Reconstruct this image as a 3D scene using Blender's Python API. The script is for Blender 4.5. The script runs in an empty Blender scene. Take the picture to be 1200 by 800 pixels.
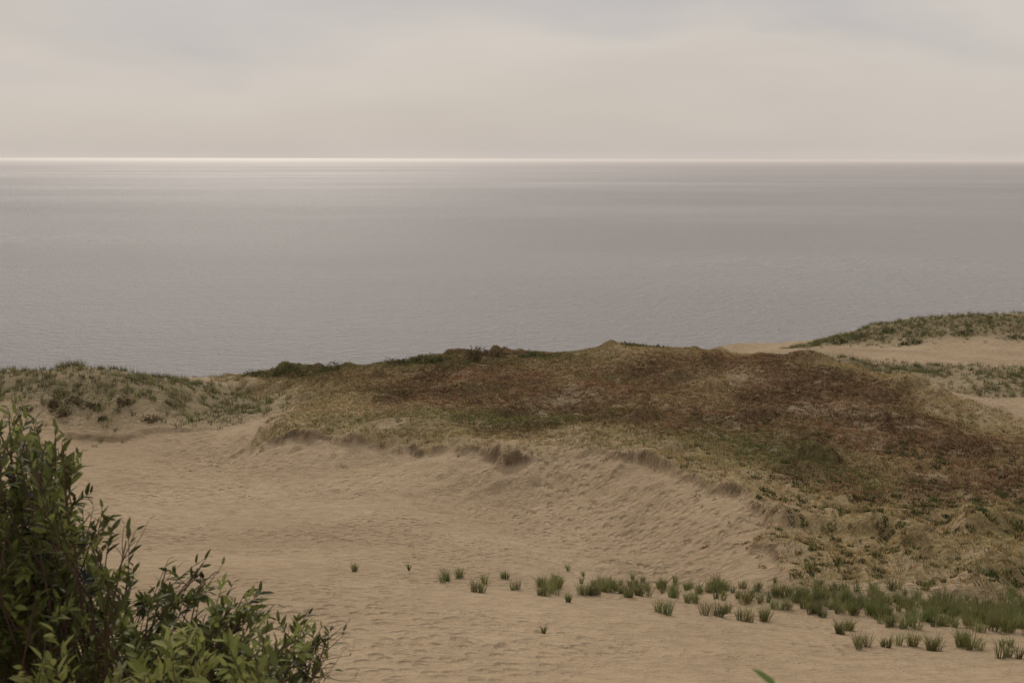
import bpy, math, random
import numpy as np
from mathutils import Vector
rng=np.random.default_rng(7); random.seed(7)
sc=bpy.context.scene
sc.view_settings.view_transform='Standard'; sc.view_settings.look='None'; sc.view_settings.exposure=0
H=52.0; F=1167.0
TH=math.atan(215/F)
# ---------------------------------------------------------------- camera
cam=bpy.data.cameras.new("camera"); co=bpy.data.objects.new("camera",cam); sc.collection.objects.link(co)
cam.lens=35; cam.sensor_width=36; cam.clip_start=0.05; cam.clip_end=200000
co.location=(0,0,H); co.rotation_euler=(math.pi/2-TH,math.radians(-0.1),0)
cam.dof.use_dof=True; cam.dof.focus_distance=60; cam.dof.aperture_fstop=8
sc.camera=co
# ---------------------------------------------------------------- survey helpers (bearing/depression + distance -> world)
def sv(u,v,Y):
    a=(u-600)/F; b=(400-v)/F
    y=math.cos(TH)+b*math.sin(TH); z=-math.sin(TH)+b*math.cos(TH)
    t=Y/y
    return (a*t,Y,H+z*t)
ctrl=[(0,0,50.3),(-20,0,50),(20,0,50),(0,-25,52),(-60,-20,50),(60,-20,50)]
for x in (-14,0,14): ctrl+=[(x,8,46.4),(x,16,42.4)]
ctrl+=[(-60,12,45),(60,12,45),(-1.5,3,48.8)]
S=[(0,800,25),(400,800,25),(800,800,26),(1200,800,27),(0,700,37),(300,700,38),(600,700,40),(740,700,44.5),(840,705,46),(950,697,47),(1200,702,46),
(600,750,32),(1000,750,36),(200,750,31),
(100,640,54),(300,640,56),(500,640,58),(450,610,67),(560,600,71),(650,625,66),(740,662,56.5),(840,687,50.5),(600,640,60),
(150,600,68),(300,600,70),(200,550,85),(350,560,81),(450,565,78),(250,520,96),(250,495,107),(300,474,120),
(100,514,98),(0,505,92),(60,472,103),(150,480,104),(50,438,112),(150,444,112),(0,446,108),(230,461,119),(-200,440,108),(-200,520,88),(-200,650,55),(-500,450,100),(-500,650,50),
(310,506,93),(290,528,92),(350,490,95),(450,512,88),(450,542,84),(520,525,84),(590,531,81),(700,528,79),(760,540,75),(820,568,68),(880,590,62.5),(890,640,56),(920,668,51.5),
(650,580,73),(720,600,67.5),(780,640,59.5),(800,610,64),(860,640,57.5),(540,565,77),
(400,470,108),(350,450,122),(500,480,98),(600,500,91),(600,460,106),(500,440,122),(700,440,112),(700,480,96),(800,440,108),(800,500,86),(850,540,76),
(900,460,100),(950,600,62),(950,530,78),(1050,550,74),(1050,480,92),(1100,620,59),(1200,560,72),(1200,640,56),(1150,500,87),(1400,520,80),(1400,650,53),
(260,445,132),(330,434,136),(400,430,136),(480,421,132),(570,416,128),(650,416,126),(700,410,126),(745,404,126),(790,410,126),(860,417,120),(950,422,114),
(1020,435,108),(1080,455,102),(1140,478,95),(1200,495,90),
(900,409,150),(1000,405,160),(1080,412,155),(1200,425,145),(1100,440,130),(1170,432,130),(1120,465,118),(1200,470,110),(1350,460,115),
(950,403,182),(1000,393,188),(1060,378,190),(1120,369,192),(1200,366,192),(1300,366,192),(1450,375,190),(1050,405,172),(1200,405,165),(1350,405,165)]
ctrl+=[sv(*s) for s in S]
for a in (-1.6,-1.2,-.8,-.55,-.4,-.25,-.1,.05,.14): ctrl+=[(a*165,165,12)]
for a in (-1.6,-.8,-.4,0,.15): ctrl+=[(a*225,225,0)]
for a in (.22,.35,.5,.7,1.0): ctrl+=[(a*235,235,8),(a*280,280,-2)]
for x in (-600,-300,0,300,600): ctrl+=[(x,320,-5)]
for x in (-600,-350,350,600): ctrl+=[(x,-20,45),(x,80,25),(x,160,15)]
C=np.array(ctrl); P=C[:,:2]; n=len(P); cc=3.0
def kern(dx,dy): return -np.sqrt(dx*dx+dy*dy+cc*cc)
K=kern(P[:,0][:,None]-P[:,0],P[:,1][:,None]-P[:,1])+np.eye(n)*0.02*-1
Q=np.c_[np.ones(n),P/100]
A=np.block([[K,Q],[Q.T,np.zeros((3,3))]])
W=np.linalg.solve(A,np.r_[C[:,2],0,0,0])
def base_h(x,y):
    sh=x.shape; x=x.ravel(); y=y.ravel(); o=W[n]+W[n+1]*x/100+W[n+2]*y/100
    for i in range(n): o+=W[i]*kern(x-P[i,0],y-P[i,1])
    return o.reshape(sh)
# ---------------------------------------------------------------- noise
def vn(x,y,s):
    xi=np.floor(x).astype(np.int64); yi=np.floor(y).astype(np.int64); fx=x-xi; fy=y-yi
    fx=fx*fx*(3-2*fx); fy=fy*fy*(3-2*fy)
    def h(a,b):
        k=(a*374761393+b*668265263+s*982451653)&0xffffffff
        k=((k^(k>>13))*1274126177)&0xffffffff
        return ((k^(k>>16))&0xffff)/65535.0
    return (h(xi,yi)*(1-fx)+h(xi+1,yi)*fx)*(1-fy)+(h(xi,yi+1)*(1-fx)+h(xi+1,yi+1)*fx)*fy
def fbm(x,y,sc_,s,o=4):
    x=x/sc_; y=y/sc_; t=0; a=.5; tot=0
    for i in range(o):
        t=t+a*vn(x,y,s+i); tot+=a; a*=.55; x,y=(x*.8-y*.6)*2.03+13.1,(x*.6+y*.8)*2.03+7.7
    return t/tot-.5
def smooth(a,b,x):
    t=np.clip((x-a)/(b-a),0,1); return t*t*(3-2*t)
def sdf(poly,x,y):
    d=np.full(x.shape,1e9); ins=np.zeros(x.shape,bool); m=len(poly)
    for i in range(m):
        ax,ay=poly[i]; bx,by=poly[(i+1)%m]; ex,ey=bx-ax,by-ay; L=ex*ex+ey*ey+1e-9
        t=np.clip(((x-ax)*ex+(y-ay)*ey)/L,0,1)
        d=np.minimum(d,(x-ax-t*ex)**2+(y-ay-t*ey)**2)
        c=((ay>y)!=(by>y))&(x<(bx-ax)*(y-ay)/(by-ay+1e-12)+ax); ins^=c
    d=np.sqrt(d); return np.where(ins,d,-d)
yy_=np.linspace(18,230,1100)
def ga(u,v):
    a=(u-600)/F; b=(400-v)/F
    fy=math.cos(TH)+b*math.sin(TH); fz=-math.sin(TH)+b*math.cos(TH)
    xs=a/fy*yy_; zs=H+fz/fy*yy_; g=base_h(xs,yy_)
    k=np.where(zs<g)[0]; k=k[0] if len(k) else np.argmin(zs-g)
    return (float(xs[k]),float(yy_[k]))
MP=[(300,514,92),(330,520,90),(400,517,88),(450,520,87),(520,530,83.5),(590,534,80.5),(650,527,80),(700,529,79),(760,541,75),(820,569,68),(880,590,62.5),(897,612,60),(888,637,56.3),(918,666,51.7),(935,685,49),(1080,700,47.5),(1400,715,45),
(1400,490,90),(1200,488,92),(1140,470,98),(1080,450,105),(1030,432,113),(960,415,122),(860,405,132),(790,402,138),(745,398,142),(570,410,145),(400,425,152),(250,440,143),(250,452,130),(330,470,117),(345,485,101)]
mound=[sv(*m)[:2] for m in MP]
LP=[(78,512,98),(110,509,98.5),(150,512,99),(200,511,101),(247,519,101.5),(238,503,107),(200,492,110),(120,490,109),(70,500,104)]
ledge=[sv(*m)[:2] for m in LP]
def mound_sd(x,y):
    return sdf(mound,x,y)+fbm(x,y,5,31,4)*2.8+fbm(x,y,1.3,37,3)*1.7
def gs(x,y,u,v,r,ry=None):
    cx,cy=ga(u,v); ry=ry or r
    return np.exp(-(((x-cx)/r)**2+((y-cy)/ry)**2))
def fields(x,y):
    sd=mound_sd(x,y)
    m=smooth(-.5,.8,sd)
    near=smooth(3,12,sd+fbm(x,y,9,51)*12)
    dry=(1-near)*.95
    dry=np.maximum(dry,gs(x,y,745,405,9,7)*.9)
    dry=np.maximum(dry,smooth(70,56,y+fbm(x,y,6,52)*16)*(x>8)*.85)
    dry=np.maximum(dry,gs(x,y,400,488,13,6)*.7)
    green=.9*gs(x,y,480,492,12,5)+.8*gs(x,y,610,495,11,4)+.8*gs(x,y,880,515,7,6)+.7*gs(x,y,930,545,7,5)+.5*gs(x,y,740,520,7,4)
    green=green+.9*gs(x,y,330,436,14,6)+.8*gs(x,y,480,424,9,5)+.8*gs(x,y,630,418,8,5)+.5*smooth(.12,.3,fbm(x,y,10,53))+.5*gs(x,y,350,465,9,7)
    green=np.clip(green*(1+1.6*fbm(x,y,2.5,54)),0,1)
    bare=np.clip(.8*gs(x,y,655,466,3.5,2.5)+.7*gs(x,y,975,478,5,3)+.7*gs(x,y,850,443,4,3)+.8*gs(x,y,460,500,4,1.5)+.6*gs(x,y,640,525,5,2)+.5*gs(x,y,500,475,3,2),0,1)+smooth(.19,.32,fbm(x,y,3.5,55))*.65+.6*smooth(.16,.28,fbm(x,y,1.7,50,3))
    bare=np.clip(bare,0,1)
    mar=gs(x,y,60,446,16,4)+gs(x,y,150,450,13,4)+1.5*gs(x,y,280,466,9,5)+gs(x,y,-80,445,16,6)+.6*gs(x,y,320,478,5,5)+.4*gs(x,y,215,465,6,4)
    mar=mar+.3*gs(x,y,60,478,14,4)+.25*gs(x,y,160,485,10,3)
    for u,v in ((970,400),(1030,390),(1090,382),(1150,378),(1210,378),(1280,380)): mar=mar+1.3*gs(x,y,u,v,9,7)
    mar=mar+.9*gs(x,y,1180,440,9,6)+.9*gs(x,y,1070,432,8,4)+.7*gs(x,y,1160,462,9,3)+.6*gs(x,y,1000,428,6,4)
    back=smooth(0,6,-sd)*smooth(132,142,y)*(x<22)*(x>-75)
    mar=np.clip(mar+back,0,1)*(1-m)
    mar=np.clip(mar*(1.1+1.6*fbm(x,y,4,56)),0,1)
    ld=sdf(ledge,x,y)+fbm(x,y,2,57,3)*1.6
    lip=gs(x,y,572,536,2.4,5)+.8*gs(x,y,603,538,1.4,5)+.9*gs(x,y,752,540,1.8,5)+.5*gs(x,y,490,524,2.4,5)+.6*gs(x,y,335,510,3.5,6)+.3*gs(x,y,400,515,3,6)+.9*gs(x,y,885,592,2,2.4)+.6*gs(x,y,893,620,1.6,2)+.7*gs(x,y,905,655,2,2.8)+.6*gs(x,y,835,572,2.4,3)+.45*gs(x,y,690,528,2,4)+.45*gs(x,y,795,556,2,3)
    lip=np.clip(lip*(1+3*fbm(x,y,1.2,58,3)),0,1)
    return sd,m,dry,green,bare,mar,ld,lip
def height(x,y,f=None):
    h=base_h(x,y)
    sd,m,dry,green,bare,mar,ld,lip=f if f is not None else fields(x,y)
    nearf=smooth(18,45,y)
    gate=(y<108)*smooth(47,54,y)
    amp=np.clip(.14+.32*lip+.45*smooth(.02,.3,fbm(x,y,5,60,3)),.05,.8)
    st=smooth(-.4,.35,sd)*np.exp(-np.clip(sd,0,99)/6)*amp
    under=-.3*np.exp(-((sd+.7)/.7)**2)*amp
    clod=.3*np.exp(-((sd+1.6)/1.2)**2)*smooth(.1,.26,fbm(x,y,1.1,68,3))*smooth(-.1,.15,fbm(x,y,6,69,2))
    bowl=-1.25*np.exp(-((sd+6.5)/4.2)**2)*smooth(-16,-4,x)*(x<30)
    h=h+(st+under+clod+bowl)*gate
    h=h+smooth(-.3,.3,ld)*np.exp(-np.clip(ld,0,99)/2.5)*.3-.1*np.exp(-((ld+.6)/.6)**2)
    h=h+m*(fbm(x,y,9,62)*2.1*smooth(0,6,sd)+fbm(x,y,2.4,63,3)*.8)*nearf
    h=h+m*.9*smooth(.12,.3,fbm(x,y,6,59,3))*nearf
    sand=(1-m)*nearf
    trk=np.exp(-((sd+6)/6)**2)*gate
    h=h+sand*(fbm(x,y,14,64,3)*1.0+fbm(x,y,3.5,65,2)*.28+fbm(x,y,.85,67,2)*(.17*smooth(-.15,.15,fbm(x,y,20,70,2))+.15*trk))
    h=h+mar*(fbm(x,y,5,66,3)*2.0+.3)
    return h
# ---------------------------------------------------------------- terrain sheet
xs=30*np.sinh(3.7*np.linspace(-1,1,1101))
ys=np.concatenate([np.linspace(-60,18,40,endpoint=False),np.arange(18,145,.25),np.arange(145,205,.45),np.linspace(205,420,60)])
X,Y=np.meshgrid(xs,ys); f=fields(X,Y); Z=height(X,Y,f)
# footprints: short trails of real dimples pressed into the sand
def ground(x,y):
    i=np.clip(np.interp(x,xs,np.arange(len(xs))),0,len(xs)-1.001); j=np.clip(np.interp(y,ys,np.arange(len(ys))),0,len(ys)-1.001)
    i0=i.astype(int); j0=j.astype(int); a=i-i0; b=j-j0
    return (Z[j0,i0]*(1-a)+Z[j0,i0+1]*a)*(1-b)+(Z[j0+1,i0]*(1-a)+Z[j0+1,i0+1]*a)*b
trails=[((250,500),(330,600)),((230,520),(420,700)),((270,540),(700,600)),((420,560),(820,610)),((300,620),(640,650)),((560,545),(480,660)),((700,560),(760,660)),((260,560),(160,700)),((480,700),(1000,790)),((640,580),(560,640)),((380,760),(900,770)),((640,545),(850,640))]
for (p,q) in trails:
    a0=np.array(ga(*p)); a1=np.array(ga(*q)); L=np.linalg.norm(a1-a0); k=int(L/.62)
    nrm=np.array([-(a1-a0)[1],(a1-a0)[0]])/L; ph=rng.random()*6
    for i in range(k):
        t=i/k; c=a0+(a1-a0)*t+nrm*(math.sin(ph+t*5)*L*.05+(.16 if i%2 else -.16))+rng.normal(0,.06,2)
        i0=np.searchsorted(xs,c[0]); j0=np.searchsorted(ys,c[1]); sl_=(slice(max(j0-3,0),j0+4),slice(max(i0-3,0),i0+4))
        d2=((X[sl_]-c[0])**2+(Y[sl_]-c[1])**2)/.22**2
        Z[sl_]-=(.11*np.exp(-d2)-.035*np.exp(-(np.sqrt(d2)-1.6)**2*2))*(1-f[1][sl_])
Z=np.maximum(Z,-9)
def mk_mesh(name,V,T,col=None,extra=None,smoothf=False,k=3):
    me=bpy.data.meshes.new(name); V=np.asarray(V,np.float32); T=np.asarray(T,np.int32)
    me.vertices.add(len(V)); me.vertices.foreach_set("co",V.ravel())
    me.loops.add(T.size); me.loops.foreach_set("vertex_index",T.ravel())
    me.polygons.add(len(T)); me.polygons.foreach_set("loop_start",np.arange(0,T.size,k,dtype=np.int32))
    me.update(calc_edges=True)
    if smoothf: me.polygons.foreach_set("use_smooth",np.ones(len(T),bool))
    if col is not None:
        a=me.color_attributes.new("Col",'FLOAT_COLOR','POINT'); a.data.foreach_set("color",np.c_[col,np.ones(len(col))].astype(np.float32).ravel())
    if extra is not None:
        for nm,arr in extra.items():
            a=me.attributes.new(nm,'FLOAT','POINT'); a.data.foreach_set("value",arr.astype(np.float32).ravel())
    o=bpy.data.objects.new(name,me); sc.collection.objects.link(o); return o
SAND=np.array([.52,.385,.245]); SAND2=np.array([.42,.305,.19])
DRY=np.array([.37,.275,.135]); BROWN=np.array([.165,.10,.052]); GREEN=np.array([.14,.13,.048]); SOIL=np.array([.14,.095,.06])
def mix(a,b,t): return a*(1-t[...,None])+b*t[...,None]
sd,m,dry,green,bare,mar,ld,lip=f
col=mix(SAND+0*X[...,None],SAND2,np.clip(.5+2.2*fbm(X,Y,12,71),0,1))
veg=mix(BROWN*.85+0*X[...,None],BROWN*1.35,np.clip(.5+3*fbm(X,Y,5,72),0,1))
veg=mix(veg,DRY,np.clip(dry+.4*smooth(.0,.25,fbm(X,Y,7,75)),0,1)); veg=mix(veg,GREEN,green*.75)
veg=mix(veg,SAND*.75,bare*.7)
cover=m*np.clip(.95-.9*(1-smooth(0,5,sd))*(.35-1.6*fbm(X,Y,1.8,73))-.5*dry*smooth(-.05,.2,fbm(X,Y,2,74)),0,1)
col=mix(col,veg,cover)
gy,gx=np.gradient(Z,ys,xs); slope=np.hypot(gx,gy)
sc_m=np.exp(-((sd-.05)/.3)**2)*(Y<112)*(Y>47)*np.clip(lip*1.5,0,1)*smooth(.3,.6,slope)+.2*smooth(.6,1.0,slope)*np.exp(-(sd/.8)**2)*(Y<112)*(Y>47)
sc_m=sc_m+.7*np.exp(-((ld+.05)/.25)**2)*smooth(.02,.2,fbm(X,Y,2.5,78,3))
col=mix(col,SOIL,np.clip(sc_m*(.8+3*fbm(X,Y,.9,76)),0,1)*.85)
col=mix(col,np.array([.25,.205,.11]),mar*.7)
wet=smooth(3,0.5,Z); col=mix(col,SAND*.55,wet)
nx,ny=len(xs),len(ys)
idx=np.arange(nx*ny).reshape(ny,nx)
Tq=np.stack([idx[:-1,:-1],idx[:-1,1:],idx[1:,1:],idx[1:,:-1]],-1).reshape(-1,4)
terr=mk_mesh("sand_dune_terrain",np.stack([X,Y,Z],-1).reshape(-1,3),Tq,col.reshape(-1,3),{"veg":np.clip(cover+mar*.5,0,1).ravel()},True,4)
# ---------------------------------------------------------------- material helpers
def new_mat(name):
    mt=bpy.data.materials.new(name); mt.use_nodes=True; nt=mt.node_tree; nt.nodes.clear()
    return mt,nt,nt.nodes,nt.links
def N(nodes,t,**kw):
    nd=nodes.new(t)
    for k,v in kw.items(): setattr(nd,k,v)
    return nd
def math_(nt,op,a,b=None,c=None):
    nd=nt.nodes.new('ShaderNodeMath'); nd.operation=op
    for i,v in enumerate((a,b,c)):
        if v is None: continue
        if isinstance(v,(int,float)): nd.inputs[i].default_value=v
        else: nt.links.new(v,nd.inputs[i])
    return nd.outputs[0]
def noise(nt,vec,scale,detail=3,rough=.55,dist=0,dim='2D'):
    nd=nt.nodes.new('ShaderNodeTexNoise'); nd.noise_dimensions=dim; nd.inputs['Scale'].default_value=scale; nd.inputs['Detail'].default_value=detail
    nd.inputs['Roughness'].default_value=rough; nd.inputs['Distortion'].default_value=dist
    nt.links.new(vec,nd.inputs['Vector']); return nd.outputs['Fac']
def mapping(nt,vec,scale,rot=(0,0,0)):
    nd=nt.nodes.new('ShaderNodeMapping'); nd.inputs['Scale'].default_value=scale; nd.inputs['Rotation'].default_value=rot
    nt.links.new(vec,nd.inputs['Vector']); return nd.outputs[0]
def mr(nt,v,a,b,c,d):
    nd=nt.nodes.new('ShaderNodeMapRange'); nd.inputs[1].default_value=a; nd.inputs[2].default_value=b; nd.inputs[3].default_value=c; nd.inputs[4].default_value=d
    nt.links.new(v,nd.inputs[0]); return nd.outputs[0]
# ground material
mt,nt,nd,lk=new_mat("dune_sand")
out=N(nd,'ShaderNodeOutputMaterial'); bs=N(nd,'ShaderNodeBsdfPrincipled'); lk.new(bs.outputs[0],out.inputs[0])
bs.inputs['Roughness'].default_value=.95; bs.inputs['Specular IOR Level'].default_value=.1
at=N(nd,'ShaderNodeAttribute',attribute_name="Col"); av=N(nd,'ShaderNodeAttribute',attribute_name="veg")
g=N(nd,'ShaderNodeNewGeometry'); pos=g.outputs['Position']
n1=noise(nt,pos,.9,5,.65); n2=noise(nt,pos,4,3,.65); n3=noise(nt,pos,.09,2)
vor=N(nd,'ShaderNodeTexVoronoi',feature='F1',voronoi_dimensions='2D'); vor.inputs['Scale'].default_value=1.35; lk.new(mapping(nt,pos,(1,.8,1),(0,0,.5)),vor.inputs['Vector'])
foot=mr(nt,vor.outputs['Distance'],0.05,.36,0,1)
tramp=mr(nt,n3,.42,.56,.05,1.0)
rp=noise(nt,mapping(nt,pos,(1.0,5,1),(0,0,.35)),1,2,.5,.6)
sandn=math_(nt,'ADD',math_(nt,'MULTIPLY_ADD',n1,.5,.64),math_(nt,'MULTIPLY',n2,.22)); vegn=math_(nt,'MULTIPLY_ADD',n2,1.3,.35)
mx=nd.new('ShaderNodeMix'); lk.new(av.outputs['Fac'],mx.inputs[0]); lk.new(sandn,mx.inputs[2]); lk.new(vegn,mx.inputs[3])
vm=N(nd,'ShaderNodeVectorMath',operation='SCALE'); lk.new(at.outputs['Color'],vm.inputs[0]); lk.new(mx.outputs[0],vm.inputs['Scale'])
lk.new(vm.outputs[0],bs.inputs['Base Color'])
hsum=math_(nt,'ADD',math_(nt,'MULTIPLY',math_(nt,'MULTIPLY',foot,tramp),.24),math_(nt,'MULTIPLY',n2,.12))
hsum=math_(nt,'ADD',hsum,math_(nt,'ADD',math_(nt,'MULTIPLY',n1,.42),math_(nt,'MULTIPLY',rp,.13)))
bp=N(nd,'ShaderNodeBump'); bp.inputs['Strength'].default_value=.95; bp.inputs['Distance'].default_value=1.0; lk.new(hsum,bp.inputs['Height']); lk.new(bp.outputs[0],bs.inputs['Normal'])
terr.data.materials.append(mt)
# vegetation material
def leafmat(name,trans=.3,rough=.6,spec=.25):
    mt,nt,nd,lk=new_mat(name)
    out=N(nd,'ShaderNodeOutputMaterial'); bs=N(nd,'ShaderNodeBsdfPrincipled'); tr=N(nd,'ShaderNodeBsdfTranslucent'); mxs=N(nd,'ShaderNodeMixShader')
    at=N(nd,'ShaderNodeAttribute',attribute_name="Col")
    lk.new(at.outputs['Color'],bs.inputs['Base Color']); lk.new(at.outputs['Color'],tr.inputs[0])
    bs.inputs['Roughness'].default_value=rough; bs.inputs['Specular IOR Level'].default_value=spec
    mxs.inputs[0].default_value=trans; lk.new(bs.outputs[0],mxs.inputs[1]); lk.new(tr.outputs[0],mxs.inputs[2]); lk.new(mxs.outputs[0],out.inputs[0]); return mt
grassmat=leafmat("grass_blades",.3,.8,.1); leaf_m=leafmat("willow_leaf",.4,.5,.22)
# ---------------------------------------------------------------- blades
def blades(px,py,nb,hh,ww,spread,colr,lean=.5,near=False,tip=None):
    N_=len(px); r=np.sqrt(rng.random((N_,nb)))*(spread[:,None] if hasattr(spread,'__len__') else spread)
    th=rng.random((N_,nb))*2*np.pi
    bx=px[:,None]+r*np.cos(th); by=py[:,None]+r*np.sin(th); bz=ground(bx.ravel(),by.ravel()).reshape(bx.shape)-.03
    h=hh[:,None]*(.55+.6*rng.random((N_,nb))); la=th+rng.normal(0,.7,(N_,nb)); ln=h*lean*rng.random((N_,nb))
    o=rng.random((N_,nb))*np.pi; w=ww*(.7+.6*rng.random((N_,nb)))
    dx=np.cos(o)*w/2; dy=np.sin(o)*w/2
    B=np.stack([bx,by,bz],-1); D=np.stack([dx,dy,0*dx],-1); L=np.stack([np.cos(la)*ln,np.sin(la)*ln,h],-1)
    c=colr[:,None,:]*(.75+.5*rng.random((N_,nb,1)))
    if not near:
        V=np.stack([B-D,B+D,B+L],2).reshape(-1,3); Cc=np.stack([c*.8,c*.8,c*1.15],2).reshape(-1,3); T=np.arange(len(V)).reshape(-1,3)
        return V,T,Cc
    Mid=B+L*np.array([.35,.35,.6]); V=np.stack([B-D*.8,B+D*.8,Mid-D,Mid+D,B+L],2).reshape(-1,3)
    ct=c*1.3 if tip is None else c*.4+tip*.6
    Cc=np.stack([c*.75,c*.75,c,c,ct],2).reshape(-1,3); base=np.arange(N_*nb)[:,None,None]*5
    T=(base+np.array([[0,1,3],[0,3,2],[2,3,4]])[None]).reshape(-1,3); return V,T,Cc
def join(name,parts,mat):
    Vs=[];Ts=[];Cs=[];o=0
    for V,T,Cc in parts: Vs.append(V);Ts.append(T+o);Cs.append(Cc);o+=len(V)
    ob=mk_mesh(name,np.concatenate(Vs),np.concatenate(Ts),np.clip(np.concatenate(Cs),0,1)); ob.data.materials.append(mat); return ob
def scatter(nn,x0,x1,y0,y1):
    x=rng.uniform(x0,x1,nn); y=rng.uniform(y0,y1,nn); k=np.abs(x)<.6*y+8; return x[k],y[k]
x,y=scatter(300000,-60,85,44,150); F_=fields(x,y); sd,m,dry,green,bare,mar,ld,lip=F_
edge=np.clip(.35-1.6*fbm(x,y,1.8,73),0,1)*(1-smooth(0,5,sd))
acc=rng.random(len(x))<m*(.8-.66*bare)*(1-.8*edge)*np.where(dry>.5,.62,.85)
x,y,sd,dry,green,bare=[q[acc] for q in (x,y,sd,dry,green,bare)]
isdry=rng.random(len(x))<np.clip(dry+.09+.45*smooth(.05,.25,fbm(x,y,7,75)),0,1)
isgr=(rng.random(len(x))<np.clip(green*.8+.05,0,1))&~(isdry&(rng.random(len(x))<.5))
def cvar(c,k,v=.25): return c[None]*(1+v*rng.normal(size=(k,1)))*(1+.08*rng.normal(size=(k,3)))
a=isdry&~isgr; b=~isdry&~isgr; c_=isgr
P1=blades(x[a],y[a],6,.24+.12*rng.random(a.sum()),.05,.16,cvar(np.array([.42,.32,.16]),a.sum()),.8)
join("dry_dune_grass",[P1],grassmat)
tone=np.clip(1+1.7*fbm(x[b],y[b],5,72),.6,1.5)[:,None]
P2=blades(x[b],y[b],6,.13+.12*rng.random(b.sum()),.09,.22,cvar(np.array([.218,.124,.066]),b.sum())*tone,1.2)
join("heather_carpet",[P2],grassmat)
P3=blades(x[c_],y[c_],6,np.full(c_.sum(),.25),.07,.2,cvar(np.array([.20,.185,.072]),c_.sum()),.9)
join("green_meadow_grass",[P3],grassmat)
x,y=scatter(4600,8,60,46,95); F_=fields(x,y); k=(F_[1]>.9)&(rng.random(len(x))<smooth(95,60,y+fbm(x,y,8,81)*30)*smooth(-.15,.15,fbm(x,y,9,82)))
x,y=x[k],y[k]; sz=.12+.26*rng.random(len(x))**2.2
join("creeping_willow_cushions",[blades(x,y,45,sz*.9,.07,sz,cvar(np.array([.10,.11,.04]),len(x)),.9)],grassmat)
# marram grass
parts=[]
x,y=scatter(80000,-110,150,85,215); k=rng.random(len(x))<fields(x,y)[5]**1.4*.7; x,y=x[k],y[k]
parts.append(blades(x,y,16,.4+.6*rng.random(len(x))**1.5,.05,.28,cvar(np.array([.19,.18,.08]),len(x)),.7))
fg=[(417,670,.5),(528,682,.8),(541,678,1),(558,694,.8),(572,684,.6),(592,678,.7),(610,692,.7),(630,697,1),(645,693,1.2),(655,688,1),(636,688,1),(665,705,.6),(682,698,1),(700,697,1),(714,694,1.2),(720,690,1),(742,700,1.1),(756,698,1.1),(776,718,1),(775,690,1),(790,700,1.1),(811,706,1.1),(830,692,1.3),(845,692,1.1),(833,720,1),(850,718,.8),(880,705,1.3),(876,728,1),(899,728,1),(917,714,1.1),(935,703,1.3),(920,700,1.2),(965,718,1.1),(986,742,.8),(1010,757,1),(1020,722,1.2),(1045,732,1.3),(1066,757,1),(1070,735,1.2),(1095,762,.9),(1100,733,1.3),(1085,728,1.2),(1130,758,1),(1145,760,1),(1172,738,1.4),(1190,770,.9),(1195,735,1.2),(1160,730,1.2),(637,742,.3),(480,668,.3),(1180,758,.6),(1040,758,.6),(1000,738,.8)]
X0=[];Y0=[];Sz=[]
def gz(u,v):
    a_=(u-600)/F; b_=(400-v)/F; fy=math.cos(TH)+b_*math.sin(TH); fz=-math.sin(TH)+b_*math.cos(TH)
    xs_=a_/fy*yy_; zs_=H+fz/fy*yy_; g_=ground(xs_,yy_); k_=np.where(zs_<g_)[0]; k_=k_[0] if len(k_) else np.argmin(np.where(yy_<205,zs_-g_,99))
    return float(xs_[k_]),float(yy_[k_])
for u,v,s in fg:
    px,py=gz(u,v)
    for j in range(max(1,int(round(3.4*s)))): X0.append(px+rng.normal(0,.2*s)); Y0.append(py+rng.normal(0,.25*s)); Sz.append(s*rng.uniform(.6,1.15))
for i in range(330):
    u=rng.uniform(930,1320); v=706+ (u-930)*.07+rng.normal(0,8)
    if rng.random()<.35: v-=rng.random()*16
    px,py=gz(u,v); X0.append(px);Y0.append(py);Sz.append(.45+.6*rng.random())
for i in range(80):
    u=rng.uniform(640,980); v=684+(u-640)*.05+rng.normal(0,5)
    px,py=gz(u,v); X0.append(px);Y0.append(py);Sz.append(.35+.5*rng.random())
X0=np.array(X0);Y0=np.array(Y0);Sz=np.array(Sz)
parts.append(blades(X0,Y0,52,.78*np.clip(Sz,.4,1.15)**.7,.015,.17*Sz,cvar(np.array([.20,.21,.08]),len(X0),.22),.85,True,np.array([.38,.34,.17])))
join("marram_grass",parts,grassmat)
def shrub(cx,cy,r,h,nl,colr,s=.13):
    V=rng.normal(size=(nl,3)); V/=np.linalg.norm(V,axis=1)[:,None]; V*=(rng.random((nl,1))**.4)
    lump=1+.35*np.sin(V[:,:1]*5+cx)+.25*np.sin(V[:,1:2]*7+cy)
    Pn=V*np.array([r,r*.8,h])*lump; Pn[:,2]=np.abs(Pn[:,2]); Pn+=np.array([cx,cy,0]); Pn[:,2]+=ground(Pn[:,0],Pn[:,1])-.1
    A_=rng.normal(size=(nl,3))*s; B_=rng.normal(size=(nl,3))*s
    W_=np.stack([Pn,Pn+A_,Pn+B_],1).reshape(-1,3); return W_,np.arange(nl*3).reshape(-1,3),np.repeat(cvar(colr,nl,.3),3,0)
sh=[]
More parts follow.
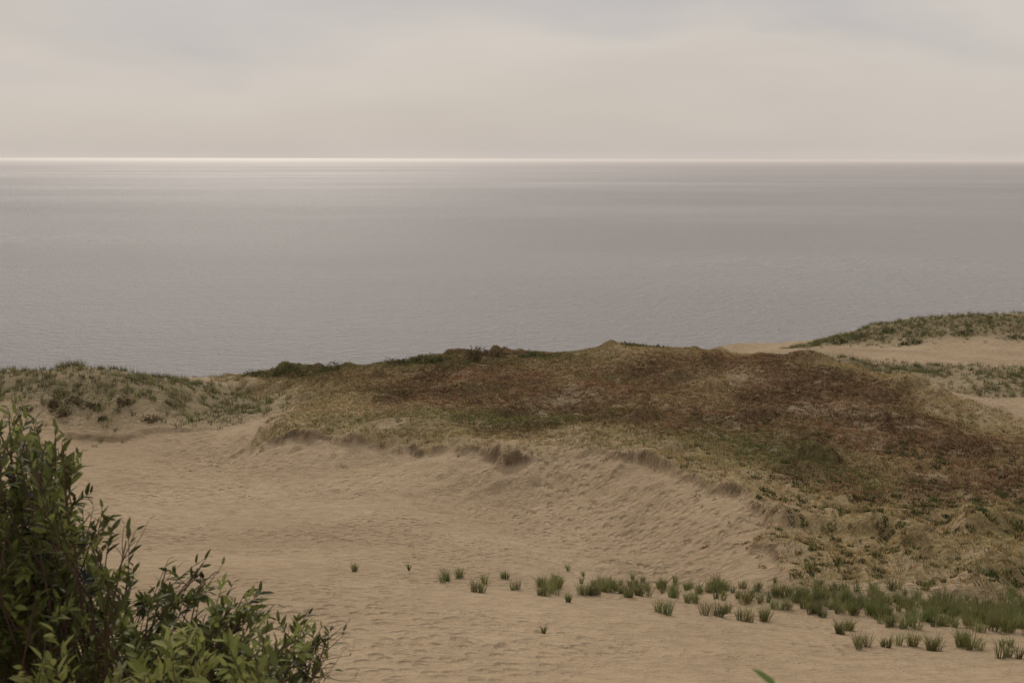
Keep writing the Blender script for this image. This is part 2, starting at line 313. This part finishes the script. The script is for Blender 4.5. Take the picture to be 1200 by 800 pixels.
for u,v,r,h,c in [(330,434,2.5,.6,0),(350,432,3,.7,0),(385,430,2.5,.9,0),(300,437,2.5,.6,0),(470,422,2,.7,0),(495,420,2.5,.7,0),(515,420,1.5,.6,0),(555,414,1.5,.7,1),(568,413,2,.9,1),(582,414,1.4,.7,1),(620,415,2,.6,0),(640,415,2.5,.6,0),(745,402,2,.4,0),(770,404,2,.4,0),
   (65,474,1.0,.5,1),(90,470,1.3,.6,1),(110,476,.9,.4,1),(75,485,.8,.35,1),(145,470,1,.5,1),(30,478,.8,.4,1),(175,490,.9,.35,1),(120,489,.7,.3,1),(1060,400,1.6,.7,0),(1075,398,1.5,.7,0),(985,397,2.2,.8,0),(1010,392,2,.7,0),(1040,385,2,.6,0),(1130,388,2,.6,0),(1190,392,2.2,.6,0)]:
    px,py=gz(u,v+3); sh.append(shrub(px,py,r,h,int(260*r),np.array([.12,.12,.05]) if c==0 else np.array([.15,.115,.065])))
for i in range(90):   # small turf tussocks along the eroded edge
    k=rng.integers(0,13); t=rng.random(); p0=np.array(mound[k]); p1=np.array(mound[k+1]); q=p0*(1-t)+p1*t+rng.normal(0,1.2,2)
    r=rng.uniform(.15,.42); sh.append(shrub(q[0],q[1],r,r*.5,int(150*r),np.array([.30,.225,.12])*rng.uniform(.6,1.2),.07))
join("dune_shrubs",sh,grassmat)
# ---------------------------------------------------------------- foreground willow bush
def pt(u,v,Y): return np.array(sv(u,v,Y))
tops=[(-200,445),(0,458),(45,478),(75,505),(95,555),(130,605),(200,618),(250,648),(285,695),(340,712),(385,722),(400,745)]
tu,tv=zip(*tops)
branches=[]; leaves=[]; lcols=[]
def gr1(x,y): return float(ground(np.array([x]),np.array([y]))[0])
roots=[np.array([-1.9+.28*i,2.9+.15*((i*7)%4),0]) for i in range(4)]
for r_ in roots: r_[2]=gr1(r_[0],r_[1])-.05
def bez(a,b,c,t): return a*(1-t)**2+2*b*t*(1-t)+c*t*t
def add_leaf(p,d,up,L,colr):
    d=d/np.linalg.norm(d); s=np.cross(d,up); s/=np.linalg.norm(s)+1e-9; nn_=np.cross(s,d)
    w=L*.17; dr=-.12*L*nn_
    pts=[p,p+d*L*.3+s*w*.9+nn_*w*.3,p+d*L*.3,p+d*L*.3-s*w*.9+nn_*w*.3,p+d*L*.68+s*w*.75+nn_*w*.2+dr*.4,p+d*L*.68+dr*.4,p+d*L*.68-s*w*.75+nn_*w*.2+dr*.4,p+d*L+dr]
    leaves.append(pts); lcols.append(colr)
LT=np.array([[0,2,1],[0,3,2],[1,2,5],[1,5,4],[2,3,6],[2,6,5],[4,5,7],[5,6,7]])
def twig(a,b,r0,r1,nleaf,Lf,frac=.55,bright=1):
    L=np.linalg.norm(b-a); mid=(a+b)/2+rng.normal(0,.09*L,3)+np.array([0,0,-.05*L]); ts=np.linspace(0,1,7)
    pts=[bez(a,mid,b,t) for t in ts]
    branches.append([(p,r0+(r1-r0)*t) for p,t in zip(pts,ts)])
    cb=np.array([.125,.138,.04])*(1+.35*rng.normal())*bright
    if rng.random()<.25: cb=cb*1.6
    for i in range(nleaf):
        t=1-frac*(i/nleaf); p=bez(a,mid,b,t); d=bez(a,mid,b,min(1,t+.03))-bez(a,mid,b,t-.05); d/=np.linalg.norm(d)+1e-9
        o=rng.normal(size=3); o-=d*o.dot(d); o/=np.linalg.norm(o)
        q=d*(.55+.5*rng.random())+o*.8+np.array([0,0,.1]); add_leaf(p,q,np.array([0,0,1.])+rng.normal(0,.4,3),Lf*(.65+.55*rng.random()),np.clip(cb*(1+.22*rng.normal()),.02,.4))
    return pts
for i in range(300):
    u=rng.uniform(-170,385) if i<235 else rng.uniform(-60,95); tvv=np.interp(u,tu,tv)
    depth=rng.random()**1.15*((330 if u<260 else 110) if i<235 else 190); v=tvv+10+depth
    Yd=rng.uniform(2.55,3.8); tip=pt(u,v,Yd)
    r_=roots[rng.integers(4)]
    ctrl_=r_*.45+tip*.55+np.array([rng.normal(0,.12)-.1,rng.normal(0,.12),.22])
    ts=np.linspace(0,1,12); pts=[bez(r_,ctrl_,tip,t) for t in ts]
    wob=rng.normal(0,.014,(12,3)); pts=[p+w*(t>0)*(t<1) for p,w,t in zip(pts,wob,ts)]
    branches.append([(p,.009*(1-t)+.0018) for p,t in zip(pts,ts)])
    dirn=pts[-1]-pts[-3]; dirn/=np.linalg.norm(dirn)
    for k_ in range(5):
        base=pts[-2-k_%3]; o=rng.normal(0,1,3); o[2]=abs(o[2])*.5; o/=np.linalg.norm(o)
        b=base+(dirn*.35+o*.75)*rng.uniform(.07,.17)
        twig(base,b,.0023,.0009,int(rng.integers(9,16)),.045,.65)
    twig(pts[-3],pts[-1]+dirn*.03,.002,.001,15,.045,.9)
for i in range(40):   # vigorous pale shoots low in the bush
    u=rng.uniform(20,330); v=rng.uniform(735,850); b=pt(u,v,rng.uniform(2.2,2.6)); a=b+np.array([rng.normal(0,.04),.05,-.2]); twig(a,b,.003,.001,14,.055,.8,1.9)
for (u0,v0,u1,v1) in [(300,820,405,742),(330,830,392,785),(340,800,412,768),(300,800,378,735),(130,690,160,622),(150,720,210,690)]:
    a=pt(u0,v0,3.0); b=pt(u1,v1,3.0+rng.normal(0,.1)); twig(a,b,.003,.0008,2,.03)
    for q in range(3): twig(a*.5+b*.5,b+rng.normal(0,.06,3),.0015,.0006,1,.03)
bush=bpy.data.objects.new("willow_bush",None); sc.collection.objects.link(bush); bush.location=tuple(roots[1])
def parent(o,p):
    o.parent=p; o.matrix_parent_inverse=p.matrix_world.inverted()
def mk_leaves(name,leaves,lcols):
    V=np.array(leaves).reshape(-1,3); T=(np.arange(len(leaves))[:,None,None]*8+LT[None]).reshape(-1,3)
    ob=mk_mesh(name,V,T,np.repeat(np.array(lcols),8,0),smoothf=True); ob.data.materials.append(leaf_m); return ob
bark,nt,nd,lk=new_mat("willow_bark")
out=N(nd,'ShaderNodeOutputMaterial'); bs=N(nd,'ShaderNodeBsdfPrincipled'); lk.new(bs.outputs[0],out.inputs[0]); bs.inputs['Roughness'].default_value=.8
g=N(nd,'ShaderNodeNewGeometry'); cr=N(nd,'ShaderNodeValToRGB'); lk.new(noise(nt,g.outputs['Position'],25,3,dim='3D'),cr.inputs[0]); cr.color_ramp.elements[0].color=(.05,.03,.02,1); cr.color_ramp.elements[1].color=(.16,.095,.06,1); lk.new(cr.outputs[0],bs.inputs['Base Color'])
def mk_branches(name,brs):
    cu=bpy.data.curves.new(name,'CURVE'); cu.dimensions='3D'; cu.bevel_depth=1; cu.bevel_resolution=1
    for b in brs:
        sp=cu.splines.new('POLY'); sp.points.add(len(b)-1)
        for p_,(p,r) in zip(sp.points,b): p_.co=(*p,1); p_.radius=r
    o=bpy.data.objects.new(name,cu); sc.collection.objects.link(o); cu.materials.append(bark); return o
bpy.context.view_layer.update()
parent(mk_leaves("leaves",leaves,lcols),bush); parent(mk_branches("branches",branches),bush)
leaves=[];lcols=[];branches=[]
tip=pt(915,792,1.15); rt=np.array([tip[0]+.1,1.2,0]); rt[2]=gr1(rt[0],rt[1])-.03
md=(rt+tip)/2+np.array([.05,0,.1]); tp_=tip-np.array([0,0,.02])
branches.append([(bez(rt,md,tp_,t),.004*(1-t)+.001) for t in np.linspace(0,1,10)])
for i in range(18):
    t=1-i*.04; p=bez(rt,md,tp_,t)
    o=np.array([-.55,.1,.55]) if i==0 else (np.array([.2,.2,.6]) if i==1 else np.array([math.cos(i*2.4),math.sin(i*2.4),.3])); add_leaf(p,o,np.array([0,-1,.8])+rng.normal(0,.2,3),.045,np.array([.19,.27,.07]))
sap=bpy.data.objects.new("willow_sapling",None); sc.collection.objects.link(sap); sap.location=tuple(rt); bpy.context.view_layer.update()
parent(mk_leaves("leaves",leaves,lcols),sap); parent(mk_branches("stem",branches),sap)
# ---------------------------------------------------------------- sea
ysea=np.concatenate([[150],np.geomspace(200,90000,60)]); xsea=np.concatenate([-np.geomspace(200,90000,30)[::-1],[0],np.geomspace(200,90000,30)])
XX,YY=np.meshgrid(xsea,ysea); idx=np.arange(XX.size).reshape(XX.shape)
Ts=np.stack([idx[:-1,:-1],idx[:-1,1:],idx[1:,1:],idx[1:,:-1]],-1).reshape(-1,4)
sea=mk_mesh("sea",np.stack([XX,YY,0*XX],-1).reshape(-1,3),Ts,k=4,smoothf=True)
mt,nt,nd,lk=new_mat("sea_water")
out=N(nd,'ShaderNodeOutputMaterial'); bs=N(nd,'ShaderNodeBsdfPrincipled'); lk.new(bs.outputs[0],out.inputs[0])
g=N(nd,'ShaderNodeNewGeometry'); pos=g.outputs['Position']
bs.inputs['IOR'].default_value=1.333
w1=noise(nt,mapping(nt,pos,(.22,.5,1),(0,0,.22)),1,4,.65); w2=noise(nt,mapping(nt,pos,(.03,.09,1),(0,0,.3)),1,2,.5); w3=noise(nt,mapping(nt,pos,(.9,1.6,1),(0,0,.1)),1,2)
big=noise(nt,mapping(nt,pos,(.0012,.0035,1),(0,0,.12)),1,4,.6)
hs=math_(nt,'ADD',math_(nt,'MULTIPLY',w1,2.5),math_(nt,'ADD',math_(nt,'MULTIPLY',w2,1.2),math_(nt,'MULTIPLY',w3,.6)))
sx=N(nd,'ShaderNodeSeparateXYZ'); lk.new(pos,sx.inputs[0])
bp=N(nd,'ShaderNodeBump'); bp.inputs['Distance'].default_value=1.0; lk.new(mr(nt,big,.35,.65,.8,1.0),bp.inputs['Strength']); lk.new(hs,bp.inputs['Height']); lk.new(bp.outputs[0],bs.inputs['Normal'])
lk.new(math_(nt,'ADD',mr(nt,big,.3,.7,.25,.33),mr(nt,sx.outputs[1],500,4000,0,.25)),bs.inputs['Roughness'])
lk.new(mr(nt,sx.outputs[1],900,5000,.5,.3),bs.inputs['Specular IOR Level'])
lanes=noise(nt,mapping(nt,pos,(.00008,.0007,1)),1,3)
sunlit_band=math_(nt,'MULTIPLY',mr(nt,sx.outputs[1],4500,19000,0,1),mr(nt,lanes,.3,.55,.7,1))  # sunlit line at the horizon, painted into the base colour
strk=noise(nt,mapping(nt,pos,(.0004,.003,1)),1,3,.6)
glitter_streaks=math_(nt,'MULTIPLY',math_(nt,'MULTIPLY',mr(nt,sx.outputs[1],1500,3000,0,1),mr(nt,strk,.54,.66,0,.42)),mr(nt,sx.outputs[0],2500,-500,.15,1))  # sun glitter streaks nearer in, painted as paler water colour
fac=math_(nt,'MAXIMUM',sunlit_band,glitter_streaks)
haze_mix=nd.new('ShaderNodeMix'); haze_mix.data_type='RGBA'; lk.new(mr(nt,sx.outputs[1],250,3500,0,1),haze_mix.inputs[0]); haze_mix.inputs[6].default_value=(.37,.335,.315,1); haze_mix.inputs[7].default_value=(.53,.48,.455,1)  # distance haze painted into the water's base colour
cm=nd.new('ShaderNodeMix'); cm.data_type='RGBA'; lk.new(fac,cm.inputs[0]); lk.new(haze_mix.outputs[2],cm.inputs[6]); cm.inputs[7].default_value=(.88,.79,.70,1)
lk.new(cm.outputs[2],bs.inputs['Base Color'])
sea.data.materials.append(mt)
# ---------------------------------------------------------------- light & sky
AZ,EL=-14,38
sl=bpy.data.lights.new("sun",'SUN'); sl.energy=1.35; sl.angle=math.radians(11); sl.color=(1,.93,.83); so=bpy.data.objects.new("sun",sl); sc.collection.objects.link(so)
dv=Vector((math.sin(math.radians(AZ))*math.cos(math.radians(EL)),math.cos(math.radians(AZ))*math.cos(math.radians(EL)),math.sin(math.radians(EL))))
so.rotation_euler=dv.to_track_quat('Z','Y').to_euler()
w=bpy.data.worlds.new("World"); sc.world=w; w.use_nodes=True; nt=w.node_tree; nd=nt.nodes; lk=nt.links; nd.clear()
out=N(nd,'ShaderNodeOutputWorld'); b1=N(nd,'ShaderNodeBackground'); b2=N(nd,'ShaderNodeBackground'); mxs=N(nd,'ShaderNodeMixShader')
sky=N(nd,'ShaderNodeTexSky'); sky.sky_type='NISHITA'; sky.sun_disc=False; sky.sun_elevation=math.radians(EL); sky.sun_rotation=math.radians(AZ); sky.dust_density=3
lk.new(sky.outputs[0],b1.inputs[0]); b1.inputs[1].default_value=.07
tc=N(nd,'ShaderNodeTexCoord'); sx=N(nd,'ShaderNodeSeparateXYZ'); lk.new(tc.outputs['Generated'],sx.inputs[0])
cl=noise(nt,mapping(nt,tc.outputs['Generated'],(1.4,1.4,4.5)),1.9,5,.5,.3,'3D'); cl2=noise(nt,mapping(nt,tc.outputs['Generated'],(1,1,3.5),(0.02,.02,0)),3.6,5,.5,0,'3D')
elv=math_(nt,'ADD',sx.outputs[2],math_(nt,'MULTIPLY',math_(nt,'SUBTRACT',cl,.48),math_(nt,'MINIMUM',math_(nt,'MULTIPLY',sx.outputs[2],3.2),.3)))
ramp=N(nd,'ShaderNodeValToRGB'); lk.new(elv,ramp.inputs[0]); el=ramp.color_ramp.elements
stops=[(0,(.60,.54,.49)),(.010,(.56,.505,.46)),(.05,(.585,.53,.48)),(.10,(.61,.56,.51)),(.15,(.53,.50,.485)),(.25,(.485,.47,.467)),(.6,(.47,.465,.465)),(1,(.52,.51,.5))]
el[0].position=0; el[0].color=(*stops[0][1],1); el[1].position=1; el[1].color=(*stops[-1][1],1)
for p,c in stops[1:-1]:
    e=el.new(p); e.color=(*c,1)
k=math_(nt,'MULTIPLY_ADD',cl2,.24,.89)
vm=N(nd,'ShaderNodeVectorMath',operation='SCALE'); lk.new(ramp.outputs[0],vm.inputs[0]); lk.new(k,vm.inputs['Scale']); lk.new(vm.outputs[0],b2.inputs[0])
mxs.inputs[0].default_value=.95; lk.new(b1.outputs[0],mxs.inputs[1]); lk.new(b2.outputs[0],mxs.inputs[2]); lk.new(mxs.outputs[0],out.inputs[0])
